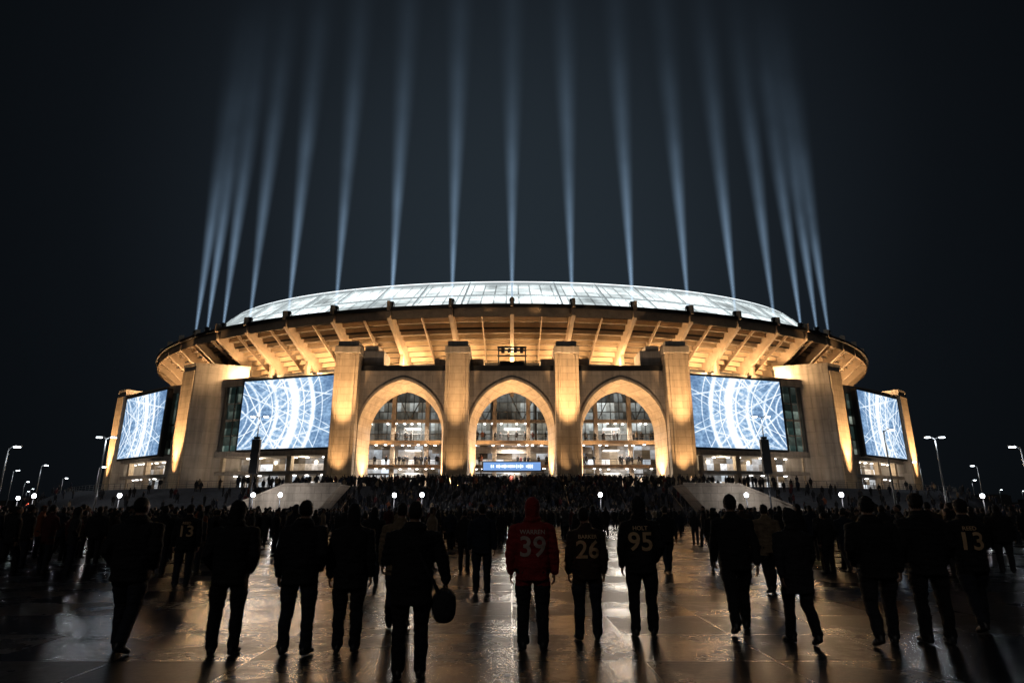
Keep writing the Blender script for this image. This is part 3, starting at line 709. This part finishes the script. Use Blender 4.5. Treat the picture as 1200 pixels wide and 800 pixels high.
def screen_mat():
    m, nt, N, L = newmat('led_screen_image')
    o = N.new('ShaderNodeOutputMaterial'); em = N.new('ShaderNodeEmission'); L.new(em.outputs[0], o.inputs[0])
    M = lambda op, a, b=None, c=False: math_node(N, L, op, a, b, c)
    uv = N.new('ShaderNodeUVMap')
    sx = N.new('ShaderNodeSeparateXYZ'); L.new(uv.outputs[0], sx.inputs[0])
    u, v = sx.outputs[0], sx.outputs[1]
    def nz(s, d):
        n = N.new('ShaderNodeTexNoise'); n.inputs['Scale'].default_value = s; n.inputs['Detail'].default_value = d; L.new(uv.outputs[0], n.inputs['Vector']); return n.outputs['Fac']
    n1 = nz(2.2, 5); nf = nz(26, 5); n7 = nz(7, 4)
    cx = -.35
    dx = M('SUBTRACT', u, cx); dy = M('SUBTRACT', v, .5)
    rr = M('SQRT', M('ADD', M('MULTIPLY', dx, dx), M('MULTIPLY', dy, dy)))
    def arc(r0, wd, amp):
        d = M('ABSOLUTE', M('SUBTRACT', rr, r0))
        return M('MULTIPLY', M('SUBTRACT', 1., M('DIVIDE', d, wd), True), amp)
    s = arc(.62, .03, .7)
    for r0, wd, amp in ((.80, .012, .9), (.86, .04, .8), (1.02, .015, 1.), (1.12, .07, 1.05), (1.24, .012, .8), (1.36, .04, 1.0), (1.48, .012, .6), (.45, .02, .6)):
        s = M('MAXIMUM', s, arc(r0, wd, amp))
    an = M('ARCTAN2', dy, dx)
    for r0, r1, fq in ((.88, .99, 70.), (1.26, 1.33, 110.), (.66, .78, 46.)):
        tick = M('MULTIPLY', M('GREATER_THAN', M('SINE', M('MULTIPLY', an, fq)), .2), M('MULTIPLY', M('GREATER_THAN', rr, r0), M('LESS_THAN', rr, r1)))
        s = M('ADD', s, M('MULTIPLY', M('MULTIPLY', tick, n7), .5))
    def stroke(a, b, c, wd, amp):
        d = M('ABSOLUTE', M('SUBTRACT', M('ADD', M('MULTIPLY', u, a), M('MULTIPLY', v, b)), c))
        return M('MULTIPLY', M('SUBTRACT', 1., M('DIVIDE', d, wd), True), amp)
    for a, b, c, wd, amp in ((1, .55, .52, .014, 1.), (1, -.55, -.03, .014, 1.), (1, .9, .95, .025, .6), (1, -.9, .05, .025, .6), (.5, 1, .82, .012, .9), (-.5, 1, .18, .012, .9), (1, .55, 1.05, .010, .8), (1, -.55, .5, .010, .8), (.22, 1, 1.0, .02, .6), (-.22, 1, .0, .02, .6), (1, 1.6, 1.7, .014, .7), (1, -1.6, .1, .014, .7), (1, 1.1, .62, .03, .7), (1, -1.1, -.48, .03, .7)):
        s = M('MAXIMUM', s, stroke(a, b, c, wd, amp))
    s = M('MULTIPLY', s, M('ADD', M('MULTIPLY', n1, 1.7), .15))
    glow = M('POWER', M('SUBTRACT', 1., M('MULTIPLY', M('ABSOLUTE', M('SUBTRACT', rr, 1.10)), 1.7), True), 2.)
    s = M('ADD', s, M('MULTIPLY', glow, .34))
    s = M('ADD', s, M('MULTIPLY', M('SUBTRACT', nf, .5), .9))
    s = M('ADD', s, M('MULTIPLY', M('SUBTRACT', n7, .5), .7))
    s = M('ADD', s, .10)
    rp = N.new('ShaderNodeValToRGB'); L.new(s, rp.inputs[0]); c = rp.color_ramp
    c.elements[0].position = 0.; c.elements[0].color = (.11, .20, .36, 1)
    c.elements[1].position = .80; c.elements[1].color = (.94, .98, 1., 1)
    q = c.elements.new(.36); q.color = (.32, .50, .72, 1)
    L.new(rp.outputs[0], em.inputs[0]); em.inputs[1].default_value = 1.15
    return m
SCM = screen_mat()
def screen(p0, p1, z0, z1, name='led_screen'):
    p0 = Vector((*p0, 0)); p1 = Vector((*p1, 0)); d = (p1-p0).normalized(); nrm = Vector((d.y, -d.x, 0))
    if nrm.y > 0: nrm = -nrm
    mb = MB(); zz = Vector((0, 0, 1))
    mid = (p0+p1)/2; Ln = (p1-p0).length
    mb.box((mid.x-nrm.x*.6, mid.y-nrm.y*.6, (z0+z1)/2), (Ln+.8, 1.1, z1-z0+.8), 1, math.atan2(d.y, d.x))
    mb.quad(p0+zz*z0, p1+zz*z0, p1+zz*z1, p0+zz*z1, 0, [(0, 0), (1.3, 0), (1.3, 1), (0, 1)])
    return mb.obj(name, [SCM, DARKM], None, fix=False)
for sg in (-1, 1):
    a, b = ((-53.6, 117.6), (-33.2, 111.2)); screen((a[0]*-sg, a[1]), (b[0]*-sg, b[1]), 12.8, 26.3)
    a, b = ((-89.2, 137.0), (-73.4, 125.2)); screen((a[0]*-sg, a[1]), (b[0]*-sg, b[1]), 12.6, 26.2)
    a, b = ((-101.5, 157.5), (-97.5, 149)); screen((a[0]*-sg, a[1]), (b[0]*-sg, b[1]), 12.6, 24)

# ---- portal with pointed arches
PX = [-28.2, -9.35, 9.35, 28.2]
YF, YB = 101.2, 106.2; ZT = 24.8
po = MB()
def arch_pts(w, apex, spring, n=14):
    h = apex-spring; c = (h*h-w*w)/(2*w); R = w+c
    pts = [(-w, 5.0)]; aend = math.atan2(h, c)
    for i in range(n+1):
        a = aend*i/n; pts.append((c-R*cos(a), spring+R*sin(a)))
    right = [(-x, z) for x, z in pts[:-1]][::-1]
    return pts+right
for k in range(3):
    xc = (PX[k]+PX[k+1])/2; hw = (PX[k+1]-PX[k])/2
    F = [(xc+x, z) for x, z in arch_pts(7.25, 23.2, 14.4)]
    B = [(xc+x, z) for x, z in arch_pts(6.35, 22.0, 14.4)]
    for i in range(len(F)-1):
        a, b = F[i], F[i+1]; c, d = B[i], B[i+1]
        if not (i == 0 or i == len(F)-2):
            po.quad((a[0], YF, a[1]), (b[0], YF, b[1]), (b[0], YF, ZT), (a[0], YF, ZT), 0)
            po.quad((c[0], YB, c[1]), (d[0], YB, d[1]), (d[0], YB, ZT), (c[0], YB, ZT), 0)
        po.quad((a[0], YF, a[1]), (b[0], YF, b[1]), (d[0], YB, d[1]), (c[0], YB, c[1]), 1)
    for s in (-1, 1):
        po.quad((xc+s*7.25, YF, 5), (xc+s*hw, YF, 5), (xc+s*hw, YF, ZT), (xc+s*7.25, YF, ZT), 0)
        po.quad((xc+s*6.35, YB, 5), (xc+s*hw, YB, 5), (xc+s*hw, YB, ZT), (xc+s*6.35, YB, ZT), 0)
    F2 = [(xc+x, z) for x, z in arch_pts(7.6, 23.65, 14.4)]
    for i in range(len(F)-1):
        a, b = F[i], F[i+1]; c, d = F2[i], F2[i+1]
        po.quad((a[0], YF-.3, a[1]), (b[0], YF-.3, b[1]), (d[0], YF-.3, d[1]), (c[0], YF-.3, c[1]), 1)
        po.quad((a[0], YF-.3, a[1]), (b[0], YF-.3, b[1]), (b[0], YF+.01, b[1]), (a[0], YF+.01, a[1]), 1)
        po.quad((c[0], YF-.3, c[1]), (d[0], YF-.3, d[1]), (d[0], YF+.01, d[1]), (c[0], YF+.01, c[1]), 1)
    po.box((xc, YF+.3, ZT+.45), (hw*2-4.3, 1.2, .9), 2)
po.quad((-28, YF, ZT), (28, YF, ZT), (28, 113, ZT), (-28, 113, ZT), 2)
for s in (-1, 1): po.quad((28*s, YF+2, 5), (28*s, 117, 5), (28*s, 117, ZT), (28*s, YF+2, ZT), 0)
PST = prin('arch_stone', (.35, .285, .225), .8, var=.2, scale=.5, bump=.2, joints=(2.4, 1.2), bscale=8, streak=.2)
po.obj('arched_portal', [PST, STONE, DARKM], ST)
for k, x in enumerate(PX):
    py = MB(); outer = k in (0, 3); w = 2.05
    py.box((x, 101.4, 16.2), (w*2, 4.4, 22.6), 0)
    py.box((x, 101.3, 5.6), (w*2+.7, 5.0, 1.4), 1)
    py.box((x, 101.35, 28.1), (w*2+.3, 4.7, 1.2), 1)
    py.box((x, 101.4, 29.2), (w*2-.6, 3.9, 1.0), 1)
    py.box((x-1.35, 99.12, 16.8), (.35, .16, 20.6), 0); py.box((x+1.35, 99.12, 16.8), (.35, .16, 20.6), 0)
    s = 1 if x < 0 else -1
    if outer: py.box((x+s*3.9, 104.4, 26.6), (3.6, 5, 4.0), 1); py.box((x+s*3.4, 104.2, 29.1), (2.4, 4, 1.0), 1)
    else: py.box((x-s*3.2, 104.5, 26.0), (2.3, 4, 2.6), 1); py.box((x+s*3.2, 104.5, 26.0), (2.3, 4, 2.6), 1)
    o = py.obj('pylon', [STONE, STONE_D], ST)
    bv = o.modifiers.new('bevel', 'BEVEL'); bv.width = .08; bv.segments = 2; bv.limit_method = 'ANGLE'
    for dx in (-.9, .9):
        fx = MB(); fx.box((x+dx, 96.5, 5.15), (.8, .5, .3)); fx.box((x+dx, 96.55, 5.33), (.6, .35, .06), 1); fx.obj('floodlight', [DARKM, WARM], ST)
    light('SPOT', (x, 96.2, 5.5), 6000, GOLD, ST, (x, 99.2, 12), .3, 56, .9, 'uplight')
    light('SPOT', (x, 94.2, 5.5), 125000, GOLD, ST, (x, 99.2, 24), .3, 25, .9, 'uplight')
    for s2 in (-1, 1):
        if (k == 0 and s2 < 0) or (k == 3 and s2 > 0): continue
        lx = x+s2*4.2
        light('SPOT', (lx, 103.4, 5.4), 19000, GOLD, ST, (lx-s2*1.0, 103.7, 18), .25, 80, .9, 'arch_uplight')
for x in (-19, 0, 19):
    light('SPOT', (x, 88.5, 5.6), 8500, (1, .72, .47), ST, (x, 101, 20), .4, 75, .9, 'wall_fill_light')  # added fill spots without fixtures, lift the arched wall
gq = MB()
for x in (-2.4, 2.4):
    for y in (103, 105): gq.box((x, y, 27.2), (.18, .18, 4.6))
gq.box((0, 103, 29.5), (5.2, .25, .35)); gq.box((0, 105, 29.5), (5.2, .25, .35)); gq.box((0, 103, 27.9), (5.2, .2, .2)); gq.box((0, 104, 26.3), (4.4, 1.6, 1.4))
for x in (-1.6, -.5, .6, 1.7): gq.box((x, 102.7, 28.8), (.6, .5, .8))
gq.obj('rooftop_speaker_gantry', [DARKM])

at = MB()
def wallq(x0, x1, y, z0, z1, m): at.quad((x0, y, z0), (x1, y, z0), (x1, y, z1), (x0, y, z1), m, [(x0, z0), (x1, z0), (x1, z1), (x0, z1)])
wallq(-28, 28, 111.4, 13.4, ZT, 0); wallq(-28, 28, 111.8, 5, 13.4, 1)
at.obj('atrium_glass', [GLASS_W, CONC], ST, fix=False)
as_ = MB()
for z, d in ((9.0, 4.0), (13.2, 4.4), (17.4, 1.0)):
    as_.box((0, 111.3-d/2, z), (55.6, d, .55), 0)
    if z < 15:
        as_.box((0, 111.3-d, z+1.25), (55.6, .06, .06), 1)
        as_.box((0, 111.3-d, z+.85), (55.6, .04, .04), 1)
        for i in range(56): as_.box((-27.5+i, 111.3-d, z+.75), (.06, .06, 1.0), 1)
for i in range(36): as_.box((-28+i*1.6, 111.25, 19.1), (.12, .25, 11.4), 1)
for i in range(10): as_.box((-28+i*6.2, 110.2, 14), (.75, .75, 18), 0)
for z in (15.1, 19.2, 21.0, 22.8): as_.box((0, 111.2, z), (55.6, .18, .14), 1)
for i in range(8):
    as_.beam((-26+i*7, 110.9, 17.6), (-22.5+i*7, 110.9, 24.6), .18, .18, 1); as_.beam((-19+i*7, 110.9, 17.6), (-22.5+i*7, 110.9, 24.6), .18, .18, 1)
as_.obj('atrium_balconies', [RAKER, MULL], ST)
al = MB()
for z, d in ((8.65, 3.6), (12.85, 4.0), (16.9, 1.2)):
    for i in range(38):
        if random.random() < .75: al.box((-27.5+i*1.5+random.uniform(-.3, .3), 111.3-d*random.uniform(.3, .8), z), (.4, .4, .1))
al.obj('atrium_downlights', [LEDW2], ST)
for z in (8.2, 12.4, 16.4):
    for x in (-18.7, 0, 18.7):
        light('AREA', (x, 109, z), 1700, (1, .92, .80), ST, (x, 109, 0), 3., name='atrium_light')
dr = MB()
for i in range(-16, 17):
    dr.box((i*1.65, 111.6, 6.4), (.14, .2, 2.8))
dr.box((0, 111.6, 7.85), (54, .25, .3)); dr.obj('entrance_doors', [MULL], ST)
bm_ = MB(); bm_.box((0, 106.2, 8.9), (10.4, .4, 1.7), 1)
bm_.quad((-5, 105.96, 8.2), (5, 105.96, 8.2), (5, 105.96, 9.6), (-5, 105.96, 9.6), 0)
for i in range(22):
    if random.random() < .85: bm_.box((-3.6+i*.34, 105.93, 8.9), (random.uniform(.15, .3), .02, random.uniform(.35, .6)), 2)
bm_.box((-5.4, 106.2, 6.6), (.2, .2, 3.2), 1); bm_.box((5.4, 106.2, 6.6), (.2, .2, 3.2), 1)
bm_.obj('entrance_banner_sign', [emis('banner_blue', (.16, .30, .6), 1.3), DARKM, emis('banner_text', (.8, .9, 1), 2.0)])

for i in range(-12, 13):
    t = i*.1
    x, y = E(99.5, 65.5, t); light('POINT', (x, y, 28.3), 5200 if abs(i) < 9 else 4000, AMBER, ST, size=.8, name='soffit_wash_light')
    fx = MB(); fx.box((x, y, 27.4), (.8, .5, .4)); fx.obj('floodlight', [DARKM], ST)

# ------------------------------------------------------------ searchlight beams
def beam_mat():
    m, nt, N, L = newmat('searchlight_haze')
    o = N.new('ShaderNodeOutputMaterial'); em = N.new('ShaderNodeEmission'); L.new(em.outputs[0], o.inputs['Volume'])
    em.inputs[0].default_value = (.46, .70, 1., 1)
    tc = N.new('ShaderNodeTexCoord'); sx = N.new('ShaderNodeSeparateXYZ'); L.new(tc.outputs['Object'], sx.inputs[0])
    x, y, z = sx.outputs
    r = math_node(N, L, 'SQRT', math_node(N, L, 'ADD', math_node(N, L, 'MULTIPLY', x, x), math_node(N, L, 'MULTIPLY', y, y)))
    R = math_node(N, L, 'ADD', math_node(N, L, 'MULTIPLY', z, .056), .34)
    f = math_node(N, L, 'POWER', math_node(N, L, 'SUBTRACT', 1., math_node(N, L, 'DIVIDE', r, R), True), 1.6)
    nz = N.new('ShaderNodeTexNoise'); nz.inputs['Scale'].default_value = .07; nz.inputs['Detail'].default_value = 4
    gm = N.new('ShaderNodeNewGeometry'); L.new(gm.outputs['Position'], nz.inputs['Vector'])
    f = math_node(N, L, 'MULTIPLY', f, math_node(N, L, 'ADD', math_node(N, L, 'MULTIPLY', nz.outputs['Fac'], 1.6), .2))
    h = math_node(N, L, 'POWER', 2.718, math_node(N, L, 'MULTIPLY', z, -1/22.))
    tp = math_node(N, L, 'SUBTRACT', 1., math_node(N, L, 'POWER', math_node(N, L, 'DIVIDE', z, 92.), 1.5), True)
    s = math_node(N, L, 'MULTIPLY', math_node(N, L, 'DIVIDE', f, R), math_node(N, L, 'MULTIPLY', h, tp))
    L.new(math_node(N, L, 'MULTIPLY', s, .52), em.inputs[1])
    try: m.cycles.volume_step_rate = .3
    except Exception as ex: print(ex)
    return m
BM = beam_mat()
bmh = MB(); bmh.loft([((0, 0, z), (.38+.057*z, 0, 0), (0, .38+.057*z, 0)) for z in (0, 30, 60, 92)], 28, sm=False)
bme = bmh.mesh('beam_cone', [BM])
BP = [0, .115, .235, .355, .47, .58, .67, .735, .79]
LENS = emis('searchlight_lens', (.8, .92, 1), 8)
for t in sorted(set([-q for q in BP]+BP)):
    x, y = E(97.5, 70.5, t)
    o = bpy.data.objects.new('searchlight', None); COL.objects.link(o); o.location = (x, y, 38.1)
    c = bpy.data.objects.new('light_beam', bme); COL.objects.link(c); c.parent = o; c.location = (0, 0, 1.25)
    hb = MB(); hb.loft([((0, 0, z), (rr, 0, 0), (0, rr, 0)) for z, rr in ((.3, .25), (.5, .42), (1.2, .48))], 14); hb.box((0, 0, .15), (.8, .8, .3)); hb.box((-.55, 0, .6), (.1, .2, .9)); hb.box((.55, 0, .6), (.1, .2, .9))
    hb.obj('housing', [DARKM], o)
    lb = MB(); lb.loft([((0, 0, 1.2), (.36, 0, 0), (0, .36, 0)), ((0, 0, 1.24), (.34, 0, 0), (0, .34, 0))], 14); lb.obj('lens', [LENS], o)

# ------------------------------------------------------------ lamps
def street_lamp(x, y, h, arms=1, dirx=1, power=170, banner=False, z0=0.):
    o = empty('street_lamp', (x, y, z0))
    p = MB(); p.tube([(0, 0, .0), (0, 0, .6), (0, 0, h*.5), (0, 0, h)], [.16, .12, .09, .06], 10, caps=False)
    p.loft([((0, 0, 0), (.25, 0, 0), (0, .25, 0)), ((0, 0, .25), (.22, 0, 0), (0, .22, 0)), ((0, 0, .45), (.13, 0, 0), (0, .13, 0))], 10)
    for d in ([dirx] if arms == 1 else [1, -1]):
        p.tube([(0, 0, h-.15), (d*.4, 0, h+.08), (d*.7, 0, h+.12)], [.05, .045, .04], 8)
        p.box((d*.85, 0, h+.12), (.7, .34, .12))
    if banner:
        p.box((.0, -.05, h*.62), (1.0, .5, 4.2)); p.box((0, -.05, h*.62+2.3), (.7, .3, .3))
    p.obj('pole', [DARKM if banner else MULL], o)
    q = MB()
    for d in ([dirx] if arms == 1 else [1, -1]): q.box((d*.85, -.04, h+.02), (.5, .28, .12))
    q.obj('lamp_head', [LEDW], o)
    light('POINT', (x+dirx*.9*(arms == 1), y-.1, z0+h-.35), power, (.85, .93, 1), o, size=.25)
for a in [(-47.2, 70, 9.7, 2, 1), (-85, 110, 9.3, 1, 1), (-50, 60, 7.6, 1, 1), (-74.5, 110, 9, 1, 1), (49.2, 70, 9.7, 2, 1), (84, 110, 9.2, 1, -1),
          (71, 106, 9.6, 1, -1), (40.3, 65, 9.9, 1, 1), (52.2, 62, 7.8, 1, -1), (-110, 150, 9, 1, 1), (-135, 170, 9, 1, 1), (120, 160, 9, 1, 1), (-98, 120, 9, 1, 1), (140, 165, 9, 1, -1),
          (-180, 230, 9, 1, 1), (-205, 260, 9, 1, 1), (190, 240, 9, 1, 1), (-250, 280, 10, 1, 1), (240, 290, 10, 1, 1)]:
    street_lamp(*a)
street_lamp(-32.2, 76, 13.0, 2, 1, 250, True); street_lamp(31.8, 76, 13.0, 2, 1, 250, True)
GLB = emis('globe_light', (.9, .95, 1), 22)
def plaza_lamp(x, y, h=3.3, power=300):
    o = empty('plaza_lamp', (x, y, 0))
    p = MB(); p.tube([(0, 0, 0), (0, 0, .4), (0, 0, h-.3)], [.13, .08, .06], 10, caps=False); p.loft([((0, 0, h-.3), (.1, 0, 0), (0, .1, 0)), ((0, 0, h-.2), (.2, 0, 0), (0, .2, 0))], 10)
    p.loft([((0, 0, h+.3), (.24, 0, 0), (0, .24, 0)), ((0, 0, h+.42), (.06, 0, 0), (0, .06, 0))], 10); p.obj('post', [DARKM], o)
    q = MB(); q.ball((0, 0, h+.05), (.24, .24, .28)); q.obj('globe', [GLB], o)
    light('POINT', (x, y-.5, h+.1), power, (.95, .95, 1), o, size=.3)
for x, y in [(-31.5, 75), (-28, 74.5), (-10.8, 74), (10.6, 74), (28.5, 75), (-62, 80), (61, 80), (-76, 95), (80, 92), (-49, 77), (50, 77), (-14.5, 76), (39, 73)]: plaza_lamp(x, y)

cm = MB()
rng = random.Random(3)
for i in range(240):
    x = rng.uniform(-900, 900); y = rng.uniform(420, 900)
    hh = rng.choice([4, 5, 6, 7, 9, 12]); ww = rng.uniform(12, 50)
    cm.box((x, y, hh/2), (ww, 14, hh), 0)
    if rng.random() < .5: cm.box((x+rng.uniform(-4, 4), y, hh+1), (ww*.3, 8, 2), 0)
    for k in range(rng.randint(0, 4)):
        cm.box((x+rng.uniform(-ww/2, ww/2), y-7.2, rng.uniform(1.5, hh)), (rng.uniform(.5, 1.2), .3, rng.uniform(.5, 1.)), rng.choice([1, 1, 2, 3]))
cm.obj('city_skyline', [prin('city_dark', (.05, .05, .055), .9), emis('city_w', (.8, .9, 1), 8), emis('city_o', (1, .6, .25), 7), emis('city_r', (1, .15, .08), 6)])

# ------------------------------------------------------------ crowd
crowd = empty('crowd')
placed = {}
def put(x, y, rz=None, z=None, par=crowd):
    key = (int(x/.55), int(y/.55), z)
    if key in placed: return
    placed[key] = 1
    me = random.choices(lib, WTS)[0]; o = bpy.data.objects.new('crowd_member', me); COL.objects.link(o); o.parent = par
    s = random.uniform(.88, 1.04); wd = random.uniform(.93, 1.12)
    o.location = (x, y, (ground_z(x, y) if z is None else z)); o.scale = (s*wd, s*wd, s)
    o.rotation_euler = (0, 0, random.gauss(0, .5) if rz is None else rz)
for i in range(1500):
    x = random.gauss(0, 20)
    if abs(x) > 52: continue
    y = random.uniform(75, 98)
    if 20 < abs(x) < 38 and 76.4 < y < 82.6: continue
    put(x, y)
for i in range(300):
    t = random.uniform(-1.0, 1.0); a = random.uniform(0, 16); x, y = E(112+a, 85+a, t); put(x, y)
for i in range(700):
    y = 75-54*(random.random()**2.0); x = random.gauss(0, .5)*y
    if abs(x) > .97*y: continue
    if y < 26 and random.random() < .75: continue
    put(x, y, random.gauss(0, .9))
for i in range(150):   # knots of people walking in from either side of the plaza
    y = random.uniform(17, 52); x = random.choice((-1, 1))*random.uniform(.35, .92)*y
    rz = random.gauss(0, .8)
    for k in range(random.choice((1, 2, 2, 3))): put(x+k*random.uniform(.55, .9), y+random.uniform(-.5, .5), rz+random.gauss(0, .2))
for x, y in [(-9.2, 16.5), (-8.6, 17.2), (-14.5, 22), (-15.3, 22.3), (-15.9, 23), (-10.8, 18.5), (-6.6, 19), (-5.2, 19.5), (-4.0, 17), (-2.3, 18), (-1.3, 17.2), (2.0, 18), (2.6, 20), (5.9, 18.3), (8.5, 17), (9.3, 17.5), (11.2, 16), (12.9, 17.5), (13.4, 17.2), (7.2, 20), (-13, 20.5)]: put(x, y)
for i in range(110):
    z = random.choice((9.28, 13.48)); put(random.uniform(-27, 27), random.uniform(107.9, 109.5), random.uniform(2.4, 3.9), z)
for i in range(90): put(random.uniform(-26, 26), random.uniform(99, 109), None, 5.0)
